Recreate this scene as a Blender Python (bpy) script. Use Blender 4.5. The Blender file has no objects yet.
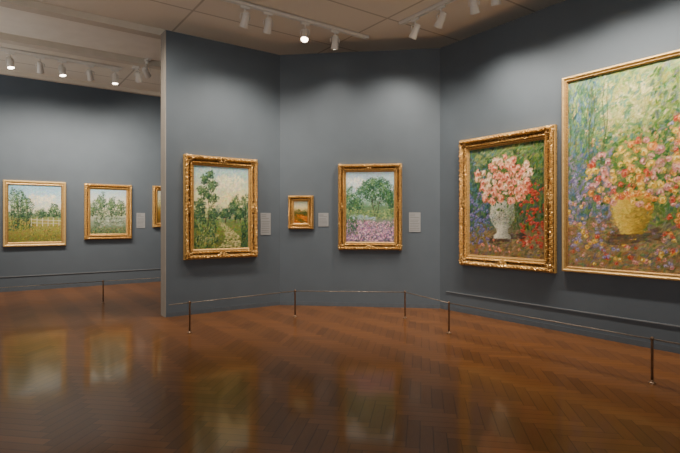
import bpy, bmesh, math, random
import numpy as np
from mathutils import Vector, Quaternion, Matrix
C = bpy.context.scene.collection
random.seed(4)
HC, F, HZ = 1.49, 500.0, 222.0           # eye height, focal length in pixels, horizon row
HW, CE = 4.49, 4.71                      # wall height, ceiling height
A = Vector((-2.718, 7.81)); B = Vector((-1.078, 8.98)); Cc = Vector((1.724, 8.62))
d1 = (B-A).normalized(); n1 = Vector((d1.y, -d1.x))
d2 = (Cc-B).normalized(); n2 = Vector((d2.y, -d2.x))
d3 = n1.copy(); n3 = Vector((d3.y, -d3.x))
D = Cc + d3*11.5
P0 = Vector((-7.2, 10.6))

# ------------------------------------------------------------------ materials
def newmat(name):
    m = bpy.data.materials.new(name); m.use_nodes = True
    nt = m.node_tree; b = nt.nodes['Principled BSDF']
    return m, nt, b
def plain(name, col, rough=.5, metal=0, noise=0, scale=20, bump=0):
    m, nt, b = newmat(name)
    b.inputs['Roughness'].default_value = rough; b.inputs['Metallic'].default_value = metal
    tc = nt.nodes.new('ShaderNodeTexCoord'); n = nt.nodes.new('ShaderNodeTexNoise')
    n.inputs['Scale'].default_value = scale; n.inputs['Detail'].default_value = 5
    nt.links.new(tc.outputs['Object'], n.inputs['Vector'])
    r = nt.nodes.new('ShaderNodeValToRGB')
    lo = [c*(1-noise) for c in col]; hi = [min(1, c*(1+noise)) for c in col]
    r.color_ramp.elements[0].position = .3; r.color_ramp.elements[0].color = (*lo, 1)
    r.color_ramp.elements[1].position = .7; r.color_ramp.elements[1].color = (*hi, 1)
    nt.links.new(n.outputs['Fac'], r.inputs['Fac']); nt.links.new(r.outputs['Color'], b.inputs['Base Color'])
    if bump:
        bp = nt.nodes.new('ShaderNodeBump'); bp.inputs['Strength'].default_value = bump; bp.inputs['Distance'].default_value = .004
        nt.links.new(n.outputs['Fac'], bp.inputs['Height']); nt.links.new(bp.outputs['Normal'], b.inputs['Normal'])
    return m
M = {}
M['wall'] = plain('blue grey wall paint', (.080, .105, .136), .75, 0, .04, 3, .05)
M['end_light'] = plain('wall end light tone', (.27, .255, .235), .7, 0, .04, 6)  # paler than the walls: further room's light put into the colour
M['base'] = plain('blue grey baseboard paint', (.079, .099, .125), .5, 0, .08, 12)
M['ceil_trim'] = plain('ceiling trim paint', (.66, .61, .53), .8, 0, .04, 4)
M['ceil_pale'] = plain('pale ceiling panel paint', (.90, .865, .79), .85, 0, .03, 4)
M['track'] = plain('white track enamel', (.80, .78, .74), .4, 0, .03, 8)
M['lampbody'] = plain('white lamp enamel', (.78, .76, .72), .35, 0, .03, 8)
M['bronze'] = plain('bronze barrier metal', (.17, .105, .064), .35, .4, .2, 30)
M['rod'] = plain('dull steel rod', (.22, .19, .165), .35, .4, .15, 30)
M['railw'] = plain('wall rail grey enamel', (.18, .205, .235), .4, .1, .05, 20)
M['card'] = plain('label card', (.265, .28, .30), .6, 0, .03, 20)
M['print'] = plain('label print', (.14, .152, .165), .7, 0, .03, 20)

def gold(name, hi, lo, metal=.65, rough=.38, sc=45, bump=.6):
    m, nt, b = newmat(name)
    b.inputs['Metallic'].default_value = metal; b.inputs['Roughness'].default_value = rough
    tc = nt.nodes.new('ShaderNodeTexCoord'); n = nt.nodes.new('ShaderNodeTexNoise')
    n.inputs['Scale'].default_value = sc; n.inputs['Detail'].default_value = 6
    nt.links.new(tc.outputs['Object'], n.inputs['Vector'])
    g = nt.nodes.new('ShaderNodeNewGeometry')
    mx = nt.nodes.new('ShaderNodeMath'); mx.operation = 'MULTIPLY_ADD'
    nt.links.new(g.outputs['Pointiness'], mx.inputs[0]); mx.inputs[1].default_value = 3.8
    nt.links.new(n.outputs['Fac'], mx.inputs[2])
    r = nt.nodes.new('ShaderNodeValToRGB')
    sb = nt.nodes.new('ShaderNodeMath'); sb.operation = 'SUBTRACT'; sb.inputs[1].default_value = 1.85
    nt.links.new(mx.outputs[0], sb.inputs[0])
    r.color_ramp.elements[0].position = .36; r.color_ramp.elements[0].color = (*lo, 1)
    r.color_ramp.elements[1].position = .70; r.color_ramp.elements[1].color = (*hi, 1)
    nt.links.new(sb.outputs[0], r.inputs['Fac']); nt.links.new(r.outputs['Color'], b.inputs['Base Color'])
    bp = nt.nodes.new('ShaderNodeBump'); bp.inputs['Strength'].default_value = bump; bp.inputs['Distance'].default_value = .006
    nt.links.new(n.outputs['Fac'], bp.inputs['Height']); nt.links.new(bp.outputs['Normal'], b.inputs['Normal'])
    return m
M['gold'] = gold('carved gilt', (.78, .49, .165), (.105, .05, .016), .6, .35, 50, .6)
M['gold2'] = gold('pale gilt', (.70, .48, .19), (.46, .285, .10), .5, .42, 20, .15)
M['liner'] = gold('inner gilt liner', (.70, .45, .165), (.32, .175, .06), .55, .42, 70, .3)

m, nt, b = newmat('oil paint'); M['paint'] = m
at = nt.nodes.new('ShaderNodeAttribute'); at.attribute_name = 'paint'
nt.links.new(at.outputs['Color'], b.inputs['Base Color'])
b.inputs['Roughness'].default_value = .6; b.inputs['Specular IOR Level'].default_value = .2

m, nt, b = newmat('glowing lamp lens'); M['lens'] = m
b.inputs['Base Color'].default_value = (.9, .85, .7, 1)
b.inputs['Emission Color'].default_value = (1, .88, .70, 1); b.inputs['Emission Strength'].default_value = 14

# floor : per-plank colour attribute, grain stretched along the plank, dark seams
m, nt, b = newmat('herringbone parquet'); M['floor'] = m
L = nt.links.new
def node(t, **k):
    n = nt.nodes.new(t)
    for a, v in k.items(): setattr(n, a, v)
    return n
at = node('ShaderNodeAttribute'); at.attribute_name = 'plank'
uv = node('ShaderNodeUVMap'); uv.uv_map = 'UVMap'
sx = node('ShaderNodeSeparateXYZ'); L(uv.outputs['UV'], sx.inputs[0])
off = node('ShaderNodeVectorMath', operation='MULTIPLY_ADD')
L(uv.outputs['UV'], off.inputs[0]); off.inputs[1].default_value = (.8, 9, 1)
vm = node('ShaderNodeVectorMath', operation='SCALE'); L(at.outputs['Color'], vm.inputs[0]); vm.inputs['Scale'].default_value = 60
L(vm.outputs[0], off.inputs[2])
ns = node('ShaderNodeTexNoise'); ns.inputs['Scale'].default_value = 1.3; ns.inputs['Detail'].default_value = 4
L(off.outputs[0], ns.inputs['Vector'])
rp = node('ShaderNodeValToRGB'); rp.color_ramp.elements[0].color = (.86, .86, .86, 1); rp.color_ramp.elements[1].color = (1.08, 1.08, 1.08, 1)
rp.color_ramp.elements[0].position = .3; rp.color_ramp.elements[1].position = .75
L(ns.outputs['Fac'], rp.inputs['Fac'])
mul = node('ShaderNodeMixRGB', blend_type='MULTIPLY'); mul.inputs['Fac'].default_value = 1
L(at.outputs['Color'], mul.inputs[1]); L(rp.outputs['Color'], mul.inputs[2])
def edge(sock, size, wdt):
    a = node('ShaderNodeMath', operation='SUBTRACT'); a.inputs[0].default_value = size; L(sock, a.inputs[1])
    mn = node('ShaderNodeMath', operation='MINIMUM'); L(sock, mn.inputs[0]); L(a.outputs[0], mn.inputs[1])
    mr = node('ShaderNodeMapRange'); mr.inputs['From Min'].default_value = 0; mr.inputs['From Max'].default_value = wdt
    L(mn.outputs[0], mr.inputs['Value']); return mr.outputs[0]
e1 = edge(sx.outputs['X'], 5.0, .06); e2 = edge(sx.outputs['Y'], 1.0, .07)
mn = node('ShaderNodeMath', operation='MINIMUM'); L(e1, mn.inputs[0]); L(e2, mn.inputs[1])
mr = node('ShaderNodeMapRange'); mr.inputs['To Min'].default_value = .40; L(mn.outputs[0], mr.inputs['Value'])
mul2 = node('ShaderNodeMixRGB', blend_type='MULTIPLY'); mul2.inputs['Fac'].default_value = 1
L(mul.outputs[0], mul2.inputs[1]); L(mr.outputs[0], mul2.inputs[2])
L(mul2.outputs[0], b.inputs['Base Color'])
b.inputs['Roughness'].default_value = .34
b.inputs['Coat Weight'].default_value = .52; b.inputs['Coat Tint'].default_value = (1, .84, .64, 1)
# each block catches the light a little differently
sp = node('ShaderNodeSeparateColor'); L(at.outputs['Color'], sp.inputs[0])
cr = node('ShaderNodeMapRange'); cr.inputs['From Min'].default_value = .11; cr.inputs['From Max'].default_value = .20
cr.inputs['To Min'].default_value = .115; cr.inputs['To Max'].default_value = .08
L(sp.outputs[0], cr.inputs['Value']); L(cr.outputs[0], b.inputs['Coat Roughness'])
b.inputs['Specular IOR Level'].default_value = .22; b.inputs['Specular Tint'].default_value = (1, .80, .58, 1)

# ceiling : plaster panels with seams, aligned with the walls
m, nt, b = newmat('ceiling plaster panels'); M['ceil'] = m
tc = node('ShaderNodeTexCoord'); mp = node('ShaderNodeMapping'); mp.inputs['Rotation'].default_value = (0, 0, -math.atan2(d1.y, d1.x))
nt.links.new(tc.outputs['Object'], mp.inputs[0])
br = node('ShaderNodeTexBrick'); br.offset = 0
br.inputs['Color1'].default_value = (.79, .735, .645, 1); br.inputs['Color2'].default_value = (.82, .765, .675, 1); br.inputs['Mortar'].default_value = (.52, .475, .405, 1)
br.inputs['Scale'].default_value = 1; br.inputs['Mortar Size'].default_value = .018; br.inputs['Brick Width'].default_value = 2.6; br.inputs['Row Height'].default_value = 1.5
nt.links.new(mp.outputs[0], br.inputs['Vector']); nt.links.new(br.outputs['Color'], b.inputs['Base Color'])
b.inputs['Roughness'].default_value = .85

# ------------------------------------------------------------------ mesh helpers
def link(name, me, mat, parent=None, smooth=False):
    o = bpy.data.objects.new(name, me); C.objects.link(o)
    if mat and not me.materials: me.materials.append(mat)
    if parent: o.parent = parent
    if smooth:
        for p in me.polygons: p.use_smooth = True
    return o
def mesh(name, v, f):
    me = bpy.data.meshes.new(name); me.from_pydata([tuple(x) for x in v], [], f); me.update(); return me
def root(name, loc, rz=0):
    o = bpy.data.objects.new(name, None); C.objects.link(o); o.location = loc; o.rotation_euler = (0, 0, rz)
    o.empty_display_size = .1; return o
def tag(o, label, cat, group=None):
    o['label'] = label; o['category'] = cat
    if group: o['group'] = group
def struct(name, me, mat):
    o = link(name, me, mat); o['kind'] = 'structure'; return o
def prism(pts, z0, z1):
    bm = bmesh.new(); n = len(pts)
    lo = [bm.verts.new((p[0], p[1], z0)) for p in pts]; hi = [bm.verts.new((p[0], p[1], z1)) for p in pts]
    bm.faces.new(lo[::-1]); bm.faces.new(hi)
    for i in range(n): bm.faces.new((lo[i], lo[(i+1) % n], hi[(i+1) % n], hi[i]))
    bmesh.ops.recalc_face_normals(bm, faces=bm.faces)
    me = bpy.data.meshes.new('p'); bm.to_mesh(me); bm.free(); return me
def boxes(lst, bev=0):
    bm = bmesh.new()
    for (x0, x1, y0, y1, z0, z1) in lst:
        r = bmesh.ops.create_cube(bm, size=1)
        for v in r['verts']:
            v.co = Vector((x0+(v.co.x+.5)*(x1-x0), y0+(v.co.y+.5)*(y1-y0), z0+(v.co.z+.5)*(z1-z0)))
    if bev: bmesh.ops.bevel(bm, geom=bm.edges[:], offset=bev, segments=2, affect='EDGES', profile=.5)
    me = bpy.data.meshes.new('b'); bm.to_mesh(me); bm.free(); return me
def lathe(prof, n=24, s=1):
    v = []; f = []
    for (r, z) in prof:
        for i in range(n):
            a = 2*math.pi*i/n; v.append((s*r*math.cos(a), s*r*math.sin(a), s*z))
    for k in range(len(prof)-1):
        for i in range(n):
            j = (i+1) % n; f.append((k*n+i, k*n+j, (k+1)*n+j, (k+1)*n+i))
    f.append(tuple(range(n))[::-1]); k = (len(prof)-1)*n; f.append(tuple(range(k, k+n)))
    bm = bmesh.new(); me = mesh('l', v, f); bm.from_mesh(me); bmesh.ops.recalc_face_normals(bm, faces=bm.faces); bm.to_mesh(me); bm.free()
    return me
def tube(pts, r, n=10):
    pts = [Vector(p) for p in pts]; v = []; f = []
    for i, p in enumerate(pts):
        t = ((pts[min(i+1, len(pts)-1)]-p).normalized() + (p-pts[max(i-1, 0)]).normalized()).normalized()
        up = Vector((0, 0, 1)) if abs(t.z) < .9 else Vector((0, 1, 0))
        s = t.cross(up).normalized(); u = s.cross(t)
        for k in range(n):
            a = 2*math.pi*k/n; v.append(p+s*r*math.cos(a)+u*r*math.sin(a))
    for i in range(len(pts)-1):
        for k in range(n):
            j = (k+1) % n; f.append((i*n+k, i*n+j, (i+1)*n+j, (i+1)*n+k))
    f.append(tuple(range(n))[::-1]); q = (len(pts)-1)*n; f.append(tuple(range(q, q+n)))
    return mesh('t', v, f)
def offs(n_a, n_b, P, w):                 # mitred offset of corner P, away from the room
    mvec = -(n_a+n_b).normalized(); return P + mvec*(w/max(.2, mvec.dot(-n_a)))

# ------------------------------------------------------------------ room shell
T = .24
Bb = offs(n1, n2, B, T); Cb = offs(n2, n3, Cc, T)
Ab = A - n1*T; Db = D - n3*T
struct('wall_partition', prism([A, B, Bb, Ab], 0, HW), M['wall'])
struct('wall_center', prism([B, Cc, Cb, Bb], 0, HW), M['wall'])
struct('wall_right', prism([Cc, D, Db, Cb], 0, HW), M['wall'])
struct('trim_4', prism([A, Ab, Ab-d1*.012, A-d1*.012], 0, HW), M['end_light'])  # thin added strip, carries painted light on the partition's end face
L0 = P0 - d1*9; L1 = P0 + d1*11
struct('wall_left', prism([L0, L1, L1-n1*T, L0-n1*T], 0, CE), M['wall'])
e = -.006
Bi = offs(n1, n2, B, e); Ci = offs(n2, n3, Cc, e)
struct('baseboard_partition', prism([A, B, Bi, A-n1*e], 0, .07), M['base'])
struct('baseboard_center', prism([B, Cc, Ci, Bi], 0, .07), M['base'])
struct('baseboard_right', prism([Cc, D, D-n3*e, Ci], 0, .07), M['base'])
struct('baseboard_left', prism([L0, L1, L1+n1*.006, L0+n1*.006], 0, .07), M['base'])
struct('trim_1', prism([L0, L1, L1+n1*.10, L0+n1*.10], CE-.09, CE), M['ceil_trim'])
struct('ceiling', boxes([(-16, 12, -6, 24, CE, CE+.1)]), M['ceil'])
# beams and pale flat panels of the further room's ceiling
for i, (s0, s1, o, wd, dz, mt) in enumerate(((-6, 3.3, 2.35, .20, .11, 'ceil_trim'), (-6, 3.3, 4.1, .20, .11, 'ceil_trim'), (-6, -1.35, 2.68, 1.29, .03, 'ceil_pale'), (-1.15, 3.2, 2.68, 1.29, .03, 'ceil_pale'), (-6, .4, 4.42, 1.5, .03, 'ceil_pale'))):
    a0 = P0+d1*s0+n1*o; a1 = P0+d1*s1+n1*o
    struct('trim_%d' % ((2, 3, 5, 6, 7)[i]), prism([a0, a1, a1+n1*wd, a0+n1*wd], CE-dz, CE), M[mt])

# floor
W_, K = .092, 5
ang = math.atan2(d3.y, d3.x) - math.pi/4
ca, sa = math.cos(ang), math.sin(ang)
v = []; f = []; uvs = []; cols = []
rng = random.Random(7)
for mm in range(-210, 211):
    for p in range(-26, 27):
        for vert in (0, 1):
            x0 = mm+2*K*p; y0 = mm+vert
            w, h = (1, K) if vert else (K, 1)
            cx, cy = (x0+w/2)*W_, (y0+h/2)*W_
            X = cx*ca-cy*sa - 1; Y = cx*sa+cy*ca + 7
            if not (-13 < X < 10 and -4 < Y < 19): continue
            if (Vector((X, Y))-P0).dot(n1) < -.3: continue
            bse = len(v)
            for (a, c_) in ((x0, y0), (x0+w, y0), (x0+w, y0+h), (x0, y0+h)):
                a *= W_; c_ *= W_
                v.append((a*ca-c_*sa-1, a*sa+c_*ca+7, 0))
            f.append((bse, bse+1, bse+2, bse+3))
            uvs += ([(0, 0), (0, 1), (K, 1), (K, 0)] if vert else [(0, 0), (K, 0), (K, 1), (0, 1)])
            t = rng.gauss(0, .08) + (.13 if vert else -.11)
            hu = rng.uniform(-.004, .004)
            c0 = (max(.02, .155*(1+t)+hu), max(.01, .070*(1+t)), max(.006, .0245*(1+t)-hu*.4))
            cols += [(*c0, 1)]*4
me = mesh('floor', v, f)
ul = me.uv_layers.new(name='UVMap'); ul.data.foreach_set('uv', [c for q in uvs for c in q])
ca_ = me.color_attributes.new('plank', 'FLOAT_COLOR', 'CORNER'); ca_.data.foreach_set('color', [c for q in cols for c in q])
struct('floor', me, M['floor'])

# ------------------------------------------------------------------ oil paintings: brush strokes laid on a fine grid
class Cv:
    def __init__(s, w, h, seed):
        s.w, s.h = w, h; s.img = np.zeros((h, w, 3)); s.hg = np.zeros((h, w)); s.r = random.Random(seed)
    def fill(s, stops):
        vs = np.linspace(0, 1, s.h)
        for k in range(3): s.img[:, :, k] = np.interp(vs, [q[0] for q in stops], [q[1][k] for q in stops])[:, None]
    def dab(s, u, v, L, W, a, c, al=.9):
        x, y, l, wd = u*s.w, v*s.h, max(.8, L*s.h), max(.6, W*s.h)
        R = int(max(l, wd))+2
        x0, x1, y0, y1 = max(0, int(x)-R), min(s.w, int(x)+R+1), max(0, int(y)-R), min(s.h, int(y)+R+1)
        if x0 >= x1 or y0 >= y1: return
        yy, xx = np.mgrid[y0:y1, x0:x1]; dx = xx-x; dy = yy-y
        co, si = math.cos(a), math.sin(a)
        p = (dx*co+dy*si)/l; q = (dy*co-dx*si)/wd
        mk = np.clip((1-p*p-q*q)*1.8, 0, 1)*al
        mk = mk[:, :, None]
        c = np.array(c, float)
        br = (1+.10*np.sin(q*5+u*90))[:, :, None]
        s.img[y0:y1, x0:x1] = s.img[y0:y1, x0:x1]*(1-mk)+np.clip(c*br, 0, 255)*mk
        s.hg[y0:y1, x0:x1] = s.hg[y0:y1, x0:x1]*(1-mk[:, :, 0])+mk[:, :, 0]*s.r.uniform(.2, 1)
    def unify(s, n, L=.012, W=.0055, sp=.010, j=16, al=.42, box=(0, 1, 0, 1)):     # broken colour: drag nearby colour about
        for _ in range(n):
            u, v = s.r.uniform(box[0], box[1]), s.r.uniform(box[2], box[3])
            x = min(s.w-1, max(0, int((u+s.r.gauss(0, sp)*s.h/s.w)*s.w))); y = min(s.h-1, max(0, int((v+s.r.gauss(0, sp))*s.h)))
            k = s.r.uniform(-j, j); c = [min(255, max(0, q+k+s.r.uniform(-j*.4, j*.4))) for q in s.img[y, x]]
            s.dab(u, v, L*s.r.uniform(.6, 1.4), W*s.r.uniform(.7, 1.3), s.r.uniform(0, 3.14), c, al)
    def grade(s, con=1.2, sat=1.12, off=-12, tint=(1.0, 1.0, 1.0)):
        g = s.img.mean(axis=2, keepdims=True); s.img = g+(s.img-g)*sat; s.img = np.clip((128+(s.img-128)*con+off)*np.array(tint), 6, 255)
    def col(s, pal, j=12):
        c = s.r.choice(pal); k = s.r.uniform(-j, j)
        return [min(255, max(0, q+k+s.r.uniform(-j*.5, j*.5))) for q in c]
    def box(s, n, u0, u1, v0, v1, pal, L=.02, W=.008, a=0, aj=.5, j=12, al=.85):
        wob = .03
        for _ in range(n):
            u = s.r.uniform(u0, u1); v = s.r.uniform(v0, v1)+wob*math.sin(u*7+v0*20)*.6+s.r.gauss(0, .008)
            s.dab(u, v, L*s.r.uniform(.6, 1.4), W*s.r.uniform(.7, 1.3), a+s.r.uniform(-aj, aj), s.col(pal, j), al)
    def grad(s, n, v0, v1, stops, L=.025, W=.01, a=0, aj=.6, j=10):
        vs = [q[0] for q in stops]
        for _ in range(n):
            v = s.r.uniform(v0, v1); vv = v+s.r.gauss(0, .03)
            c = [float(np.interp(vv, vs, [q[1][k] for q in stops]))+s.r.uniform(-j, j) for k in range(3)]
            s.dab(s.r.random(), v, L*s.r.uniform(.6, 1.4), W*s.r.uniform(.7, 1.3), a+s.r.uniform(-aj, aj), c, .85)
    def ell(s, n, cu, cv, ru, rv, pal, L=.014, W=.008, j=14, al=.9, a=None):
        for _ in range(n):
            t = s.r.uniform(0, 6.283); k = s.r.random()**.62
            k *= 1+.2*math.sin(3*t+cu*40)+.15*math.sin(7*t)
            s.dab(cu+ru*k*math.cos(t), cv+rv*k*math.sin(t), L*s.r.uniform(.6, 1.4), W*s.r.uniform(.7, 1.3), s.r.uniform(0, 3.14) if a is None else a+s.r.uniform(-.4, .4), s.col(pal, j), al)
    def tree(s, cu, cv, ru, rv, dark, mid, light, n=200, L=.012, base=None):
        n = int(n*1.5); L *= .8
        if base is not None:
            for i in range(26):
                t = i/25; s.dab(cu+.012*math.sin(t*3), base+(cv-base)*t, .016, .005, 1.57+s.r.uniform(-.2, .2), s.col([(64, 58, 52), (84, 74, 62)], 8))
        s.ell(n, cu, cv, ru, rv, dark, L, L*.6, 14, .75)
        s.ell(int(n*.6), cu-.1*ru, cv+.12*rv, ru*.9, rv*.88, mid, L, L*.6, 14, .72)
        s.ell(int(n*.22), cu-.25*ru, cv+.3*rv, ru*.6, rv*.55, light, L*.8, L*.5, 14, .65)
    def rose(s, u, v, r, dark, mid, light):
        asp = s.h/s.w
        for i in range(5):
            t = s.r.uniform(0, 6.28); s.dab(u+.4*r*asp*math.cos(t), v+.4*r*math.sin(t), r*.75, r*.55, t, s.col(dark, 10), .6)
        for i in range(8):
            t = s.r.uniform(0, 6.28); s.dab(u+.75*r*asp*math.cos(t), v+.75*r*math.sin(t), r*.55, r*.28, t+1.57+s.r.uniform(-.6, .6), s.col(mid, 16), .75)
        for i in range(5):
            t = s.r.uniform(.3, 3.6); s.dab(u+.4*r*asp*math.cos(t), v+.4*r*math.sin(t), r*.42, r*.22, t+1.57, s.col(light, 12), .8)

DK = [(50, 72, 58), (60, 84, 64), (46, 68, 70)]
MD = [(80, 106, 80), (92, 116, 84), (74, 104, 92)]
LT = [(134, 150, 104), (150, 160, 114), (122, 146, 114)]

def pic_meadow(w, h):                      # far left: blue and cream sky, tree group on the left, fence across meadow
    c = Cv(w, h, 11)
    st = [(0, (122, 120, 76)), (.35, (154, 150, 98)), (.46, (126, 142, 110)), (.55, (214, 212, 192)), (.75, (186, 204, 208)), (1, (146, 180, 200))]
    c.fill(st); c.grad(900, .5, 1, st, .03, .012, .3); c.ell(130, .62, .74, .33, .09, [(230, 224, 202), (216, 216, 200)], .03, .012)
    c.grad(900, 0, .48, st, .022, .008, 0, .5, 18)
    c.box(220, 0, 1, .42, .52, [(86, 110, 94), (98, 120, 102), (72, 98, 88)], .014, .009, 1.57, .4)
    c.tree(.86, .54, .14, .12, DK, MD, LT, 160, .014)
    c.tree(.17, .63, .17, .31, DK, MD, LT, 400, .014, .3)
    c.tree(.34, .58, .12, .22, DK, MD, LT, 230, .013, .34); c.tree(.60, .51, .10, .08, DK, MD, LT, 80, .012)
    c.box(160, 0, .45, .22, .38, DK+MD, .016, .007, 1.2, .6)
    c.box(180, .2, 1, .02, .3, [(172, 162, 98), (138, 144, 88), (108, 124, 78), (90, 108, 72)], .018, .006, 1.4, .5)
    c.unify(1600); c.grade()
    for k in range(6):
        u = .42+k*.105
        for q in range(5): c.dab(u, .29+.03*q, .02, .008, 1.57, (206, 200, 176))
        for q in range(8): c.dab(u+q*.013, .39-.004*k, .013, .006, 0, (202, 198, 176)); c.dab(u+q*.013, .335-.004*k, .013, .006, 0, (190, 184, 162))
    return c
def pic_river(w, h):                       # second of the far room: trees over still water
    c = Cv(w, h, 12)
    st = [(0, (100, 112, 84)), (.2, (130, 142, 126)), (.36, (162, 170, 156)), (.5, (200, 198, 174)), (.75, (204, 208, 198)), (1, (160, 184, 198))]
    c.fill(st); c.grad(1200, 0, 1, st, .028, .01, .1)
    c.box(180, 0, 1, .39, .48, MD+LT+DK, .016, .008, .2)
    c.tree(.28, .64, .17, .26, DK, MD, LT, 380, .013, .38); c.tree(.58, .60, .15, .21, DK, MD, LT, 320, .013, .38)
    c.tree(.85, .57, .16, .18, DK, MD, LT, 240, .013, .4); c.tree(.07, .53, .10, .16, DK, MD, LT, 150, .013, .4)
    c.box(150, .1, .4, .18, .38, [(76, 92, 76), (88, 104, 84)], .016, .006, 1.57, .3); c.box(110, .5, .95, .22, .38, [(96, 110, 90), (84, 98, 82)], .016, .006, 1.57, .3)
    c.box(150, 0, 1, 0, .14, DK+LT+[(156, 136, 88)], .018, .006, 1.4, .5); c.box(60, .2, .9, .15, .32, [(200, 204, 194), (180, 188, 178)], .022, .005, 0, .1)
    c.unify(1600); c.grade(); return c
def pic_dusk(w, h):
    c = Cv(w, h, 13)
    st = [(0, (102, 84, 54)), (.3, (136, 114, 68)), (.45, (150, 138, 98)), (.6, (196, 186, 150)), (1, (160, 168, 166))]
    c.fill(st); c.grad(900, 0, 1, st, .028, .01, .1)
    c.tree(.25, .6, .2, .25, DK, MD, LT, 250, .014, .3); c.tree(.75, .5, .2, .15, DK, MD, LT, 150, .014, .3)
    c.box(150, 0, 1, 0, .35, [(160, 120, 70), (110, 94, 54), (136, 122, 70)], .02, .008, .2)
    c.unify(800); c.grade(); return c
def pic_path(w, h):                        # tall landscape on the dividing wall
    c = Cv(w, h, 14)
    st = [(0, (94, 108, 72)), (.2, (122, 134, 86)), (.34, (118, 136, 98)), (.46, (214, 208, 166)), (.7, (204, 206, 178)), (.9, (168, 190, 186)), (1, (150, 176, 184))]
    c.fill(st); c.grad(1500, .35, 1, st, .026, .010, .6, .8, 13)
    c.ell(170, .62, .80, .3, .10, [(226, 220, 188), (210, 212, 188)], .026, .011); c.ell(110, .72, .62, .24, .07, [(228, 216, 168), (214, 208, 174)], .024, .010); c.ell(60, .4, .93, .3, .05, [(180, 196, 188), (162, 184, 188)], .024, .010)
    c.grad(1100, 0, .38, st, .018, .007, .2, .6, 18)
    # layered distance: misty blue trees, then greener ones nearer
    FA = [(116, 136, 124), (130, 146, 132), (106, 128, 124)]
    for u in (.42, .52, .60, .68, .77, .86, .95): c.tree(u, .44+.02*math.sin(u*20), .06, .07, FA, [(136, 152, 134)], [(158, 168, 142)], 60, .012)
    for (u, v, a, b_) in ((.74, .50, .10, .14), (.93, .50, .11, .18), (.56, .42, .09, .06), (.83, .42, .09, .07)): c.tree(u, v, a, b_, DK, MD, LT, 150, .013, .32)
    for i in range(60):
        t = i/59; c.dab(.235+.025*math.sin(t*4), .22+.62*t, .014, .005-.0025*t, 1.57, c.col([(58, 54, 48), (78, 70, 58)], 8))
    for (u, v, a, b_, n_) in ((.12, .53, .10, .08, 110), (.33, .60, .10, .07, 100), (.16, .69, .10, .07, 100), (.32, .76, .09, .07, 100), (.19, .83, .08, .06, 80), (.29, .89, .07, .05, 70), (.24, .64, .06, .05, 50)): c.tree(u, v, a, b_, DK, MD, LT, n_, .012)
    c.tree(.10, .42, .12, .10, DK, MD, LT, 150, .013); c.tree(.34, .41, .10, .09, DK, MD, LT, 110, .013)
    c.box(240, 0, .40, .10, .32, DK+MD+LT, .016, .007, 1.3, .6)
    for i in range(330):
        t = c.r.random(); v = .01+.31*t; wdt = .17*(1-t)+.03; uc = .64-.10*t+.09*math.sin(t*4)
        c.dab(uc+c.r.uniform(-1, 1)*wdt, v, .020*(1.1-t), .006, .12, c.col([(196, 188, 148), (178, 174, 136), (210, 200, 162)], 12), .75)
    c.box(200, .0, .42, 0, .14, DK+LT+[(154, 150, 90)], .018, .006, 1.3, .5); c.box(130, .86, 1, 0, .3, DK+MD, .018, .007, 1.4, .5)
    c.box(60, .1, .45, .03, .25, [(182, 180, 120), (194, 188, 150), (150, 124, 110)], .008, .006, 0, 1, 10)
    c.unify(3000); c.grade(); return c
def pic_field(w, h):                       # little warm study: green and orange hills under a pale sky
    c = Cv(w, h, 15)
    st = [(0, (104, 72, 34)), (.3, (160, 104, 44)), (.45, (104, 92, 48)), (.60, (200, 178, 130)), (.75, (206, 196, 160)), (1, (158, 170, 164))]
    c.fill(st); c.grad(700, .5, 1, st, .035, .014, .1, .5, 14)
    for i in range(260):
        u = c.r.random(); top = .56+.10*math.sin(u*4.2+.6)+.04*math.sin(u*9)
        c.dab(u, c.r.uniform(.34, top), .028, .012, .3*math.cos(u*4.2), c.col([(66, 84, 46), (80, 92, 48), (56, 74, 46), (112, 94, 44)], 10), .9)
    for i in range(260):
        u = c.r.random(); v = c.r.uniform(0, .40)
        c.dab(u, v, .032, .012, .25, c.col([(208, 124, 42), (150, 86, 30), (182, 130, 56)] if math.sin(u*6+v*14) > -.2 else [(84, 86, 42), (104, 100, 48)], 12), .88)
    c.tree(.78, .50, .14, .14, [(50, 64, 40), (60, 72, 42)], [(84, 92, 50)], LT, 46, .020, .3)
    c.grade(1.1, 1.1, -10)
    return c
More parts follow.
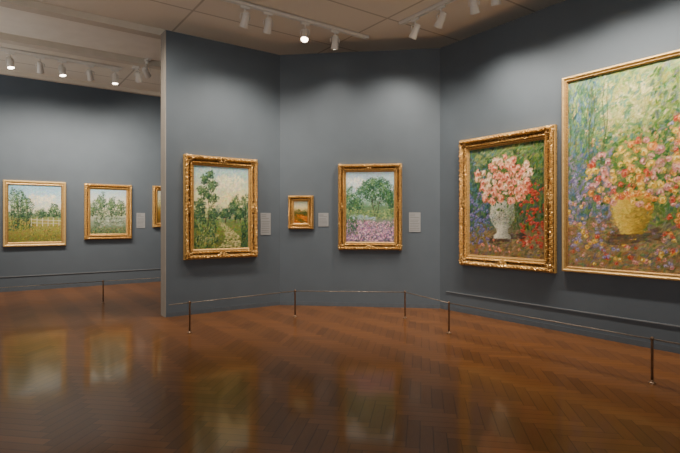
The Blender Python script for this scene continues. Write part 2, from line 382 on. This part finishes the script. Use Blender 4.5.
def pic_garden(w, h):                      # garden with big tree and flower beds
    c = Cv(w, h, 16)
    st = [(0, (112, 106, 124)), (.2, (130, 124, 142)), (.36, (124, 144, 116)), (.5, (112, 138, 110)), (.62, (172, 192, 192)), (1, (174, 196, 210))]
    c.fill(st); c.grad(900, .5, 1, st, .026, .011, .4, .7, 12)
    c.ell(110, .18, .84, .22, .09, [(224, 224, 214), (206, 216, 216)], .026, .011)
    GD = [(48, 80, 58), (58, 90, 62), (46, 74, 70)]; GM = [(78, 114, 80), (90, 122, 84), (70, 106, 94)]; GL = [(134, 160, 108), (150, 170, 118), (122, 154, 122)]
    for (u, v, a, b_) in ((.08, .60, .13, .18), (.24, .55, .13, .14), (.94, .58, .10, .16)): c.tree(u, v, a, b_, GD, GM, GL, 160, .013, .4)
    for (u, v, a, b_, n_) in ((.60, .66, .31, .14, 350), (.42, .74, .18, .12, 210), (.62, .83, .22, .10, 230), (.81, .74, .18, .14, 230), (.89, .62, .11, .10, 100)): c.tree(u, v, a, b_, GD, GM, GL, n_, .012)
    c.ell(46, .58, .76, .32, .15, [(180, 200, 200), (192, 208, 202)], .008, .005)
    for u in (.56, .62, .68):
        for i in range(30): c.dab(.62+(u-.62)*(.4+1.2*i/30), .36+.30*i/30, .014, .005, 1.57, c.col([(66, 58, 54), (88, 76, 66)], 8))
    c.box(320, 0, 1, .34, .46, [(104, 132, 94), (138, 160, 106), (88, 114, 94), (168, 178, 124)], .015, .007, .1)
    c.box(90, .05, .6, .31, .36, [(156, 180, 196), (178, 196, 202), (130, 156, 172)], .018, .006, 0, .3)
    fl = [(164, 136, 172), (198, 158, 188), (220, 174, 190), (138, 118, 160), (226, 198, 208), (196, 134, 162)]
    c.box(950, 0, 1, 0, .30, fl+fl+[(80, 98, 74), (100, 118, 82), (68, 74, 92), (60, 82, 62)], .011, .007, 1, 1.2, 16)
    c.box(200, .15, .98, .03, .28, [(238, 184, 200), (242, 214, 218), (218, 148, 178)], .009, .007, 0, 2, 12)
    c.box(150, 0, .25, .12, .36, GD+GM, .014, .007, 1.4, .5)
    c.unify(2800); c.grade(1.18, 1.1, -8); return c
def vase(c, cu, prof, pal_l, pal_m, pal_d, hl):
    for i in range(len(prof)-1):
        (v0, r0), (v1, r1) = prof[i], prof[i+1]
        for k in range(14):
            t = k/14; v = v0+(v1-v0)*t; r = r0+(r1-r0)*t
            for q in range(13):
                x = -1+2*q/12; sh = .5+.5*(-x*.75)+c.r.uniform(-.25, .25)
                pal = pal_l if sh > .68 else pal_m if sh > .34 else pal_d
                c.dab(cu+x*r+c.r.uniform(-.010, .010), v, .011, .006, .3*x+c.r.uniform(-.4, .4), c.col(pal, 10), .55)
    for i in range(10): c.dab(cu+hl[0]+c.r.uniform(-.012, .012), hl[1]+c.r.uniform(-.03, .03), .010, .005, 1.4, c.col(pal_l, 6), .5)
def pic_roses(w, h):                       # peach roses in a white urn
    c = Cv(w, h, 17)
    st = [(0, (128, 112, 84)), (.18, (130, 118, 90)), (.3, (94, 102, 86)), (.6, (78, 98, 78)), (1, (100, 118, 90))]
    c.fill(st); c.grad(1200, 0, 1, st, .03, .012, .8, 1, 20)
    c.box(460, 0, .38, .22, 1, [(64, 94, 108), (86, 114, 134), (72, 100, 74), (100, 124, 96), (54, 78, 90), (108, 130, 146)], .022, .009, 1, .8)
    c.box(420, .6, 1, .26, 1, [(84, 106, 58), (62, 92, 58), (116, 124, 68), (54, 78, 50)], .022, .009, 1.2, .8)
    c.box(160, .1, .8, .84, 1, [(134, 146, 96), (104, 128, 98), (148, 152, 108)], .024, .010, .5, .8)
    c.box(420, 0, 1, 0, .24, [(150, 122, 86), (114, 98, 70), (132, 118, 96), (162, 138, 104), (94, 92, 74), (106, 112, 84), (120, 112, 118)], .020, .007, .3, .8)
    for _ in range(120): c.rose(c.r.uniform(.70, 1), c.r.uniform(.10, .64), c.r.uniform(.009, .018), [(118, 50, 42), (132, 62, 48)], [(180, 78, 60), (166, 76, 74)], [(208, 120, 96), (196, 108, 106)])
    for _ in range(90): c.rose(c.r.uniform(0, .30), c.r.uniform(.10, .58), c.r.uniform(.009, .018), [(68, 80, 120), (84, 76, 112)], [(102, 116, 162), (124, 108, 148)], [(150, 160, 192), (168, 152, 176)])
    c.box(70, .28, .75, .14, .19, [(92, 78, 66), (84, 76, 72)], .026, .008, 0, .3)
    vase(c, .47, [(.165, .11), (.19, .095), (.215, .055), (.24, .06), (.29, .12), (.36, .16), (.42, .155), (.46, .14), (.48, .15), (.50, .155)], [(222, 218, 202), (210, 208, 194)], [(180, 182, 170), (190, 188, 176)], [(136, 142, 134), (148, 150, 142)], (-.06, .37))
    c.ell(60, .33, .30, .06, .10, [(84, 104, 92), (110, 118, 112)], .010, .005, 12, .55); c.ell(60, .61, .30, .06, .10, [(84, 96, 70), (112, 108, 82)], .010, .005, 12, .55)
    c.ell(440, .49, .67, .38, .22, [(58, 88, 50), (78, 106, 60), (52, 80, 56), (100, 120, 72)], .018, .008)
    P = ([(176, 94, 76), (192, 110, 90), (168, 88, 80)], [(224, 150, 122), (230, 164, 140), (216, 136, 118)], [(246, 204, 180), (250, 216, 194), (240, 190, 170)])
    R = ([(186, 140, 114), (196, 150, 126)], [(234, 192, 164), (240, 204, 176)], [(250, 234, 212), (250, 226, 202)])
    pts = []
    for _ in range(1400):
        t = c.r.uniform(0, 6.283); k = c.r.random()**.58*(1+.12*math.sin(5*t)); u = .48+.37*k*math.cos(t); v = .69+.19*k*math.sin(t)
        if all((u-a)**2+(1.2*(v-b_))**2 > .0036 for a, b_ in pts): pts.append((u, v))
    for u, v in pts: c.rose(u, v, c.r.uniform(.026, .042), *(P if c.r.random() < .62 else R))
    c.ell(50, .48, .66, .36, .20, [(70, 100, 58), (92, 116, 70)], .010, .005)
    c.ell(50, .5, .52, .30, .04, [(66, 96, 56), (88, 112, 66)], .018, .008)
    for u, v in ((.24, .52), (.68, .52), (.34, .50), (.58, .50), (.46, .52)): c.rose(u, v, .034, *P)
    for _ in range(14): c.rose(c.r.uniform(.1, .9), c.r.uniform(.04, .15), .013, *P)
    c.unify(3200, .012, .005, .010, 16, .42); c.grade(1.14, 1.06, -10, (1, 1, 1)); return c
def pic_bouquet(w, h):                     # the very large flower piece
    c = Cv(w, h, 18)
    st = [(0, (144, 124, 94)), (.12, (148, 130, 100)), (.25, (116, 122, 92)), (.45, (100, 122, 84)), (.7, (138, 152, 100)), (.88, (166, 172, 124)), (1, (132, 154, 120))]
    c.fill(st); c.grad(2400, 0, 1, st, .020, .008, .9, 1.1, 24)
    c.ell(360, .36, .82, .26, .14, [(204, 200, 148), (190, 188, 136), (212, 208, 162), (170, 180, 132)], .020, .009)
    c.box(820, 0, .24, .26, 1, [(78, 112, 90), (100, 132, 100), (68, 102, 106), (126, 146, 102), (92, 118, 140), (110, 136, 152)], .020, .006, 1.4, .5)
    c.box(560, .2, .75, .6, 1, [(146, 160, 102), (114, 144, 102), (172, 172, 114), (104, 138, 126)], .017, .007, .8, 1)
    c.box(760, .52, 1, .22, .95, [(88, 118, 66), (118, 138, 76), (72, 106, 68), (152, 156, 92), (108, 120, 116)], .018, .007, 1.1, .8)
    c.ell(560, .42, .47, .42, .24, [(70, 104, 58), (92, 122, 68), (58, 92, 64), (114, 132, 78), (134, 144, 88)], .015, .007)
    for k in range(8):
        u0 = .02+.03*k; lean = c.r.uniform(-.05, .08)
        for i in range(60): c.dab(u0+lean*i/60+.01*math.sin(i*.2+k), .3+.65*i/60, .014, .0035, 1.5, c.col([(72, 100, 68), (88, 110, 76), (100, 94, 74)], 8), .55)
    c.box(260, 0, .3, .25, .62, [(90, 112, 138), (122, 122, 156), (98, 118, 90), (144, 134, 150)], .015, .008, 1, 1)
    RD = ([(152, 68, 50), (162, 78, 58)], [(198, 98, 70), (188, 90, 82)], [(224, 142, 108), (216, 134, 126)])
    OR = ([(174, 104, 56), (182, 112, 60)], [(220, 146, 80), (224, 156, 90)], [(244, 194, 128), (246, 202, 142)])
    PK = ([(170, 110, 100), (162, 104, 112)], [(214, 156, 142), (206, 148, 152)], [(242, 206, 188), (236, 198, 196)])
    YL = ([(182, 138, 62), (190, 150, 70)], [(226, 184, 90), (232, 194, 104)], [(250, 228, 150), (252, 234, 170)])
    LV = ([(106, 106, 146), (120, 110, 148)], [(144, 140, 178), (156, 144, 176)], [(186, 182, 206), (196, 190, 206)])
    c.box(1000, 0, 1, 0, .22, [(154, 132, 92), (130, 112, 82), (140, 132, 110), (120, 114, 120), (174, 148, 98), (102, 116, 78), (152, 114, 90), (112, 128, 92)], .015, .006, .5, .9)
    for _ in range(240): c.rose(c.r.uniform(.62, 1), c.r.uniform(.16, .72), c.r.uniform(.007, .015), *c.r.choice([RD, PK, OR, LV, YL]))
    for _ in range(90): c.rose(c.r.uniform(0, .26), c.r.uniform(.10, .5), c.r.uniform(.007, .013), *c.r.choice([LV, LV, PK, YL]))
    for _ in range(110): c.rose(c.r.uniform(0, 1), c.r.uniform(.02, .2), c.r.uniform(.007, .013), *c.r.choice([PK, LV, YL, RD]))
    c.box(80, .26, .58, .15, .19, [(104, 90, 70), (116, 96, 64), (100, 96, 88)], .020, .007, 0, .3)
    vase(c, .41, [(.185, .055), (.20, .052), (.225, .08), (.265, .102), (.31, .106), (.34, .097), (.36, .10), (.375, .105)], [(222, 200, 112), (212, 188, 98)], [(190, 162, 76), (198, 170, 86)], [(142, 124, 62), (152, 132, 66)], (-.04, .29))
    for s_ in (-1, 1):
        for i in range(12): c.dab(.41+s_*(.098+.028*math.sin(i/11*3.1)), .345-.07*i/11, .008, .005, 1.3, c.col([(190, 160, 76), (156, 128, 62)], 8), .6)
    pts = []
    for _ in range(1600):
        t = c.r.uniform(0, 6.283); k = c.r.random()**.6*(1+.13*math.sin(5*t+1)); u = .42+.28*k*math.cos(t); v = .47+.15*k*math.sin(t)
        if all((u-a)**2+(1.25*(v-b_))**2 > .0017 for a, b_ in pts): pts.append((u, v))
    for u, v in pts: c.rose(u, v, c.r.uniform(.013, .023), *c.r.choice([PK, YL, YL, OR, PK, RD]))
    c.ell(70, .42, .46, .28, .14, [(80, 112, 62), (106, 130, 74)], .009, .004)
    for _ in range(14): c.rose(c.r.uniform(.30, .53), c.r.uniform(.36, .40), .014, *c.r.choice([OR, YL, RD]))
    c.box(60, .1, .8, .60, .72, [(208, 166, 118), (220, 192, 150), (196, 142, 104)], .007, .005, 0, 2)
    c.unify(6500, .0095, .0042, .008, 17, .4); c.grade(1.12, 1.06, -10, (1, 1, 1)); return c

def canvas_mesh(c, W, H):
    s = c.img/255.0; lin = np.where(s <= .04045, s/12.92, ((np.clip(s, 0, 1)+.055)/1.055)**2.4)
    xs = np.linspace(-W/2, W/2, c.w); zs = np.linspace(0, H, c.h)
    X, Z = np.meshgrid(xs, zs); Yv = -c.hg*.003
    co = np.stack([X, Yv, Z], -1).reshape(-1, 3)
    idx = np.arange(c.w*c.h).reshape(c.h, c.w)
    q = np.stack([idx[:-1, :-1], idx[:-1, 1:], idx[1:, 1:], idx[1:, :-1]], -1).reshape(-1, 4)
    me = bpy.data.meshes.new('canvas'); me.from_pydata(co.tolist(), [], q.tolist()); me.update()
    ca = me.color_attributes.new('paint', 'FLOAT_COLOR', 'POINT')
    rgba = np.ones((c.w*c.h, 4), np.float32); rgba[:, :3] = lin.reshape(-1, 3)
    ca.data.foreach_set('color', rgba.ravel()); return me

# ------------------------------------------------------------------ frames
def ring(W, H, prof, carve=0, period=.09, step=.018, seed=0):
    """mitred moulding around a W x H rectangle, base edge at z=0; prof = (inset, depth toward the room, carve weight)"""
    nx = max(6, int(W/step)) if carve else 2; nz = max(6, int(H/step)) if carve else 2
    def loop(ins):
        x0, x1, z0, z1 = -W/2+ins, W/2-ins, ins, H-ins; out = []
        for i in range(nx): t = i/nx; out.append((x0+(x1-x0)*t, z0, t*W))
        for i in range(nz): t = i/nz; out.append((x1, z0+(z1-z0)*t, t*H))
        for i in range(nx): t = i/nx; out.append((x1+(x0-x1)*t, z1, t*W))
        for i in range(nz): t = i/nz; out.append((x0, z1+(z0-z1)*t, t*H))
        return out
    v = []; f = []; n = 2*(nx+nz); r = random.Random(seed)
    for k, (ins, dep, cw) in enumerate(prof):
        for (x, z, s) in loop(ins):
            dz = 0
            if carve and cw: dz = carve*cw*(abs(math.sin(math.pi*s/period+k*.9))-.5+.4*math.sin(2*math.pi*s/(period*.37)+k*2.1)+r.uniform(-.2, .2))
            v.append((x, -(dep+dz), z))
    for k in range(len(prof)-1):
        for i in range(n):
            j = (i+1) % n; f.append((k*n+i, k*n+j, (k+1)*n+j, (k+1)*n+i))
    return mesh('ring', v, f)
def leaf_boss(R, hgt, lobes=5, stretch=(1, 1)):
    v = []; f = []; na, nr = lobes*8, 9
    for i in range(nr+1):
        t = i/nr
        for k in range(na):
            a = 2*math.pi*k/na; lob = .66+.34*abs(math.cos(lobes*a/2))
            rr = R*t*lob; z = hgt*((1-t)*(.55+.45*abs(math.cos(lobes*a/2)))+.35*max(0, math.cos(t*11)))
            v.append((rr*math.cos(a)*stretch[0], -z, rr*math.sin(a)*stretch[1]))
    for i in range(nr):
        for k in range(na):
            j = (k+1) % na; f.append((i*na+k, i*na+j, (i+1)*na+j, (i+1)*na+k))
    return mesh('boss', v, f)

WALLS = {'part': (A, d1), 'center': (B, d2), 'right': (Cc, d3), 'left': (P0, d1)}
def on_wall(wall, px, out=0):              # distance along a wall (or a plane standing out from it) and depth for a sight line
    P, d = WALLS[wall]; P = P+Vector((d.y, -d.x))*out; k = (px-340)/F
    t = (k*P.y-P.x)/(d.x-k*d.y); return t, (P+d*t).y
def zof(py, Y): return HC+(HZ-py)*Y/F

def painting(wall, pxl, pxr, top, bot, fw, style, pic, res, label, right_t=None, depth=.085):
    P, d = WALLS[wall]
    t0, Y0 = on_wall(wall, pxl, depth*.75); t1, Y1 = on_wall(wall, pxr, depth*.75)
    z1 = (zof(top[0], Y0)+zof(top[1], Y1))/2; z0 = (zof(bot[0], Y0)+zof(bot[1], Y1))/2
    if right_t: t1 = right_t
    W, H = t1-t0, z1-z0; p = P+d*((t0+t1)/2)
    n = Vector((d.y, -d.x))
    r = root('framed_painting', (p.x+n.x*.001, p.y+n.y*.001, z0), math.atan2(d.y, d.x))
    tag(r, label, 'painting')
    D_ = depth
    if style == 'ornate':
        # outer fillet, carved torus, hollow, carved inner rope, sight fillet
        prof = [(0, 0, 0), (0, D_*.50, 0), (fw*.04, D_*.62, 0), (fw*.06, D_*.58, 0), (fw*.09, D_*.80, .5), (fw*.16, D_*.97, 1), (fw*.24, D_, 1), (fw*.32, D_*.92, .9), (fw*.38, D_*.72, .6), (fw*.42, D_*.54, .2), (fw*.47, D_*.44, .4), (fw*.53, D_*.44, .4), (fw*.57, D_*.50, .2), (fw*.62, D_*.66, .8), (fw*.68, D_*.70, 1), (fw*.74, D_*.62, .7), (fw*.77, D_*.44, 0), (fw*.80, D_*.38, 0)]
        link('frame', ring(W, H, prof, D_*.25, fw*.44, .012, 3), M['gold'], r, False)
        lp = [(fw*.80, D_*.38, 0), (fw*.83, D_*.48, 0), (fw*.88, D_*.46, 0), (fw*.90, D_*.38, 0), (fw, D_*.28, 0), (fw, D_*.1, 0)]
        link('liner', ring(W, H, lp), M['liner'], r)
        cb = leaf_boss(fw*.46, D_*.28, 5)
        for (x, z, a) in ((-1, 0, 0), (1, 0, 1), (1, 1, 2), (-1, 1, 3)):
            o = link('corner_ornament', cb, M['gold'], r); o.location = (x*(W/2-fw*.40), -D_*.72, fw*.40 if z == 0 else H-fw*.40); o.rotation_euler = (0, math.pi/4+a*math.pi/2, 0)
        if fw > .13:
            sb = leaf_boss(fw*.40, D_*.20, 6, (1.6, .8)); sv = leaf_boss(fw*.40, D_*.20, 6, (.8, 1.6))
            for (x, z, q) in ((0, fw*.36, sb), (0, H-fw*.36, sb), (-W/2+fw*.36, H/2, sv), (W/2-fw*.36, H/2, sv)):
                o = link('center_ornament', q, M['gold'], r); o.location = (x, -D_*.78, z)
    else:
        prof = [(0, 0, 0), (0, D_*.8, 0), (fw*.12, D_*.97, 0), (fw*.3, D_, 0), (fw*.42, D_*.9, 0), (fw*.52, D_*.74, .0), (fw*.68, D_*.70, 0), (fw*.78, D_*.78, 0)]
        link('frame', ring(W, H, prof), M['gold2'], r, False)
        lp = [(fw*.78, D_*.78, 0), (fw*.9, D_*.6, 0), (fw, D_*.45, 0), (fw, D_*.1, 0)]
        link('liner', ring(W, H, lp), M['liner'], r)
    c = pic(*res); cm = canvas_mesh(c, W-2*fw+.006, H-2*fw+.006)
    o = link('canvas', cm, M['paint'], r, True); o.location = (0, -D_*.26, fw-.003)
    return r

painting('left', 3, 66, (180, 182), (248, 244.5), .095, 'plain', pic_meadow, (110, 115), 'gilt-framed meadow landscape with a pale fence, leftmost painting on the far wall', depth=.06)
painting('left', 84.5, 132, (183.5, 185), (240.5, 238), .13, 'ornate', pic_river, (95, 120), 'gilt-framed river landscape with trees over water, second from left on the far wall', depth=.07)
painting('left', 153, 186, (185.5, 187), (228, 226.5), .12, 'ornate', pic_dusk, (90, 80), 'gilt-framed brownish landscape partly hidden behind the dividing wall edge', depth=.07)
painting('part', 184.5, 258, (153.5, 160), (261, 256), .165, 'ornate', pic_path, (150, 200), 'gold-framed upright landscape with one tall tree at its left, on the dividing wall', depth=.09)
painting('center', 288, 313, (195.5, 195.5), (229, 229), .105, 'ornate', pic_field, (56, 70), 'tiny gold-framed orange field study, smallest painting in the room', depth=.07)
painting('center', 338, 402, (164, 163.5), (250, 250), .14, 'ornate', pic_garden, (150, 195), 'gold-framed garden scene with a big tree over lilac flower beds', depth=.085)
painting('right', 459, 554, (139, 126), (266, 272), .18, 'ornate', pic_roses, (180, 230), 'ornate gold-framed still life of peach roses in a white urn', depth=.10)
painting('right', 562, 680, (76, 52), (271, 281), .072, 'plain', pic_bouquet, (240, 305), 'huge thin-framed painting of mixed flowers in a yellow vase, rightmost on the wall', right_t=4.35, depth=.065)

# ------------------------------------------------------------------ wall labels
def card(wall, pxl, pxr, pt, pb, label):
    P, d = WALLS[wall]; t0, Y0 = on_wall(wall, pxl); t1, Y1 = on_wall(wall, pxr); Y = (Y0+Y1)/2
    z0, z1 = zof(pb, Y), zof(pt, Y); W, H = t1-t0, z1-z0; p = P+d*((t0+t1)/2); n = Vector((d.y, -d.x))
    r = root('wall_label', (p.x+n.x*.0005, p.y+n.y*.0005, z0), math.atan2(d.y, d.x)); tag(r, label, 'wall label')
    link('card', boxes([(-W/2, W/2, -.008, 0, 0, H)], .0015), M['card'], r)
    ln = []; k = 0; z = H*.93; rr = random.Random(int(pxl))
    while z > H*.08:
        if k == 3: z -= H*.05
        wl = W*(.45 if k < 2 else rr.uniform(.7, .84)); ln.append((-W*.43, -W*.43+wl, -.0088, -.0078, z-.008, z)); z -= H*.062+.008; k += 1
    link('printed_lines', boxes(ln), M['print'], r)
card('left', 136.5, 145, 213, 228, 'small pale grey wall label on the far wall, beside the hidden painting')
card('part', 260.5, 270.5, 213, 235, 'pale grey wall label right of the tall tree landscape, nearest the wall corner')
card('center', 318.5, 328.5, 213, 226.5, 'squat pale grey wall label right of the tiny orange study')
card('center', 409, 420.5, 212.5, 232, 'pale grey wall label right of the garden scene with lilac flowers')

# ------------------------------------------------------------------ wall rails
def wall_rail(P, d, t0, t1, z, label):
    n = Vector((d.y, -d.x)); p = P+d*t0
    r = root('wall_rail', (p.x, p.y, z), math.atan2(d.y, d.x)); tag(r, label, 'rail')
    Ln = t1-t0
    link('rail', boxes([(0, Ln, -.013, -.004, -.007, .007)], .002), M['railw'], r)
    bme = boxes([(-.008, .008, -.006, 0, -.005, .005)], .0015); k = .3
    while k < Ln:
        o = link('bracket', bme, M['railw'], r); o.location = (k, 0, 0); k += 1.6
wall_rail(Cc, d3, .15, 9.5, .31, 'thin grey rail low on the right wall below the flower paintings')
wall_rail(P0, d1, -6, 6, .32, 'thin grey rail low on the far wall of the next room')

# ------------------------------------------------------------------ low barriers
ZR = .41
post_base = lathe([(.0, 0), (.034, 0), (.036, .004), (.032, .008), (.014, .012), (.012, .03)], 24)
post_shaft = lathe([(.0115, .010), (.0115, ZR-.03), (.0115, ZR-.012)], 16)
post_cap = lathe([(.0125, ZR-.014), (.016, ZR-.010), (.0165, ZR+.006), (.012, ZR+.014), (.004, ZR+.018)], 16)
def post(x, y, label):
    r = root('barrier_post', (x, y, 0)); tag(r, label, 'barrier post', 'low barrier posts')
    link('base', post_base, M['bronze'], r, True); link('shaft', post_shaft, M['bronze'], r, True); link('cap', post_cap, M['bronze'], r, True)
PB = [(-2.02, 6.72), (-.706, 7.85), (1.005, 7.73), (1.458, 6.69), (2.89, 4.63)]
for (x, y), l in zip(PB, ('low bronze barrier post in front of the dividing wall end', 'low bronze barrier post in front of the tiny orange study', 'low bronze barrier post below the label of the garden scene', 'low bronze barrier post left of the peach rose still life', 'low bronze barrier post nearest the camera, below the huge flower painting')):
    post(x, y, l)
q1 = Vector((2.89, 4.63))+d3*2.5; PB2 = [tuple(q1)]
post(q1.x, q1.y, 'low bronze barrier post at the near end of the right wall')
s0 = Vector(PB[0]); dd = (s0-Vector(PB[1])).normalized(); st = s0+dd*.30
rods = [((st.x, st.y), PB[0], 'short end piece of dark barrier rod at the dividing wall end'), (PB[0], PB[1], 'dark thin barrier rod in front of the dividing wall'), (PB[1], PB[2], 'dark thin barrier rod below the garden scene and tiny study'), (PB[2], PB[3], 'short dark barrier rod linking the middle and right wall runs'), (PB[3], PB[4], 'long dark barrier rod in front of the peach rose still life'), (PB[4], PB2[0], 'dark barrier rod leaving the picture at lower right')]
fp = Vector((-4.33, 9.14)); post(fp.x, fp.y, 'low bronze barrier post in the further room, in front of the river landscape')
fa = fp-d1*2.5; fb = fp+d1*2.5
post(fa.x, fa.y, 'low bronze barrier post at far left of the further room'); post(fb.x, fb.y, 'low bronze barrier post hidden behind the dividing wall')
rods += [(tuple(fa), tuple(fp), 'dark barrier rod in front of the far wall, left span'), (tuple(fp), tuple(fb), 'dark barrier rod in the further room running behind the dividing wall')]
for a, b_, l in rods:
    va, vb = Vector((a[0], a[1], 0)), Vector((b_[0], b_[1], 0)); mid = (va+vb)/2; hv = (vb-va)/2; hv = hv-hv.normalized()*.016
    o = link('barrier_rod', tube([-hv, hv], .0065, 10), M['rod'], None, True); o.location = (mid.x, mid.y, ZR-.004); tag(o, l, 'barrier rod', 'low barrier rods')

# ------------------------------------------------------------------ track lighting
TZ = CE-.055
def track(P, d, s0, s1, label):
    p = P+d*s0; Ln = s1-s0
    r = root('lighting_track', (p.x, p.y, CE), math.atan2(d.y, d.x)); tag(r, label, 'lighting track', 'ceiling lighting tracks')
    link('rail', boxes([(0, Ln, -.036, -.014, -.055, 0), (0, Ln, .014, .036, -.055, 0), (0, Ln, -.036, .036, -.018, 0)]), M['track'], r)
    for x in (-.01, Ln-.02):
        o = link('end_cap', boxes([(0, .03, -.039, .039, -.055, 0)], .004), M['track'], r); o.location = (x, 0, 0)
TL = Vector((-6.27, 9.2)); TP = Vector((-1.765, 7.06)); TR = Vector((1.035, 7.96))
TS0 = Vector((-4.62, 10.74)); dS = (Vector((-3.38, 9.39))-TS0).normalized()
track(TL, d1, -3, 2.1, 'long white lighting track on the ceiling before the far wall')
track(TS0, dS, .5, 1.35, 'short white lighting track crossing the further room by the dividing wall')
track(TP, d1, -2.6, 2.75, 'white lighting track above the dividing wall')
track(TR, d3, -.1, 6.5, 'white lighting track running along the right wall')
SC = .9
adapter = boxes([(-.075, .075, -.018, .018, -.042, -.001)], .004)
stem = tube([(0, 0, -.04), (0, 0, -.120)], .010, 12)
yoke = tube([(-.072, 0, -.205), (-.072, 0, -.145), (-.06, 0, -.12), (.06, 0, -.12), (.072, 0, -.145), (.072, 0, -.205)], .009, 8)
housing = lathe([(.012, .135), (.042, .13), (.052, .115), (.054, .10), (.049, .095), (.054, .09), (.056, .02), (.062, -.03), (.070, -.10), (.073, -.115), (.067, -.115), (.063, -.102), (.058, -.098)], 28, SC)
lens = lathe([(.060, -.099), (.059, -.106), (.05, -.112), (.03, -.116), (.01, -.118)], 24, SC)
def solve(P, d, px):
    k = (px-340)/F; return (k*P.y-P.x)/(d.x-k*d.y)
ORD = ['leftmost', 'second', 'third', 'fourth', 'fifth', 'sixth', 'seventh', 'eighth', 'ninth']
def head(p, dtrack, target, label, group, watt, look=None, size=116, blend=1.0):
    r = root('track_spotlight', (p.x, p.y, TZ)); tag(r, label, 'spotlight', group)
    o = link('adapter', adapter, M['track'], r); o.rotation_euler = (0, 0, math.atan2(dtrack.y, dtrack.x))
    link('stem', stem, M['lampbody'], r, True)
    piv = Vector((0, 0, -.205)); org = Vector((p.x, p.y, TZ-.205))
    beam = (Vector(target)-org).normalized()
    aim = (Vector(look)-org).normalized() if look else (Vector((target[0], target[1], 2.75))-org).normalized()
    az = math.atan2(aim.y, aim.x)+math.pi/2
    o = link('yoke', yoke, M['lampbody'], r, True); o.rotation_euler = (0, 0, az)
    h = link('housing', housing, M['lampbody'], r, True); h.location = piv
    h.rotation_mode = 'QUATERNION'; h.rotation_quaternion = aim.to_track_quat('-Z', 'Y')
    link('lens', lens, M['lens'], h, True)
    if watt:
        ld = bpy.data.lights.new('spot_beam', 'SPOT'); ld.energy = watt; ld.color = (1, .85, .68); ld.spot_size = math.radians(size); ld.spot_blend = blend; ld.shadow_soft_size = .06
        lo = bpy.data.objects.new('spot_beam', ld); C.objects.link(lo); lo.parent = r; lo.location = piv+aim*.19
        lo.rotation_mode = 'QUATERNION'; lo.rotation_quaternion = beam.to_track_quat('-Z', 'Y')
def W3(wall, px, z, out=0):
    P, d = WALLS[wall]; t, Y = on_wall(wall, px); p = P+d*t+Vector((d.y, -d.x))*out; return (p.x, p.y, z)
G1 = 'spotlights before the far wall'
for i, (px, tg) in enumerate(((-60, W3('left', -30, 1.8)), (10, W3('left', 33, 1.8)), (40, W3('left', 50, 1.8)), (62, W3('left', 80, 1.8)), (90, W3('left', 108, 1.8)), (115, W3('left', 160, 1.8)))):
    lk = None
    if i in (1, 3, 5):
        q = TL+d1*(solve(TL, d1, px)+.15); lk = (q.x+.25*(i != 5), q.y-.25, 3.0)
    head(TL+d1*solve(TL, d1, px), d1, tg, ('white track spotlight beyond the left picture edge, before the far wall' if i == 0 else '%s white spotlight on the long track before the far wall' % ORD[i-1]), G1, 195, lk)
for i, px in enumerate((137, 148)):
    head(TS0+dS*(.75+.42*i), dS, W3('left', 150+40*i, 1.8), '%s white spotlight on the short track of the further room' % ('left' if i == 0 else 'right'), 'spotlights on the short track', 120)
for i, (s, tg, w, lk) in enumerate(((-2.1, W3('part', 185, 1.4), 200, None), (-1.5, W3('part', 200, 1.4), 225, None), (.459, W3('part', 220, 1.1), 175, None), (.834, W3('part', 250, 1.1), 115, None), (1.487, W3('center', 310, .6), 120, (-.62, 7.35, 3.4)), (2.067, W3('center', 325, .6), 42, None))):
    head(TP+d1*s, d1, tg, ('white spotlight above the picture edge on the dividing wall track, number %s' % ('one' if i == 0 else 'two')) if i < 2 else '%s white spotlight in view on the track above the dividing wall' % ORD[i-2], 'spotlights above the dividing wall', w, lk)
for i, (s, tg, w) in enumerate(((.226, W3('center', 365, 1.1), 175), (.769, W3('center', 385, 1.1), 150), (1.374, W3('right', 490, 1.3), 160), (1.72, W3('right', 510, 1.3), 160), (2.166, W3('right', 560, 1.5), 145), (2.9, W3('right', 600, 1.7), 180), (3.5, W3('right', 640, 1.7), 190), (4.2, W3('right', 680, 1.7), 200))):
    head(TR+d3*s, d3, tg, '%s white spotlight from the far end on the right wall track' % ('first' if i == 0 else ORD[i]), 'spotlights along the right wall', w)

# unseen fill lamps added to brighten walls and ceiling: behind viewer, further room left
ld = bpy.data.lights.new('gallery_fill', 'AREA'); ld.shape = 'RECTANGLE'; ld.size = 10; ld.size_y = 2.5; ld.energy = 235; ld.color = (1, .96, .90)
lo = bpy.data.objects.new('gallery_fill', ld); C.objects.link(lo); lo.location = (-3, -3.5, 1.6); lo.rotation_euler = (math.radians(132), 0, math.radians(4))
ld = bpy.data.lights.new('further_room_fill', 'AREA'); ld.shape = 'RECTANGLE'; ld.size = 3; ld.size_y = 3; ld.energy = 340; ld.color = (1, .96, .89)
lo = bpy.data.objects.new('further_room_fill', ld); C.objects.link(lo); lo.location = (-9.2, 5.5, .9); lo.rotation_euler = (math.radians(180), math.radians(-25), 0)

# ------------------------------------------------------------------ world, camera
w = bpy.data.worlds.new('World'); bpy.context.scene.world = w; w.use_nodes = True
w.node_tree.nodes['Background'].inputs[0].default_value = (1, .97, .92, 1); w.node_tree.nodes['Background'].inputs[1].default_value = .085
cd = bpy.data.cameras.new('camera'); cd.sensor_width = 36; cd.lens = F*36/680; cd.shift_y = -4.5/680; cd.clip_start = .05
co = bpy.data.objects.new('camera', cd); C.objects.link(co); co.location = (0, 0, HC); co.rotation_euler = (math.pi/2, 0, 0)
bpy.context.scene.camera = co
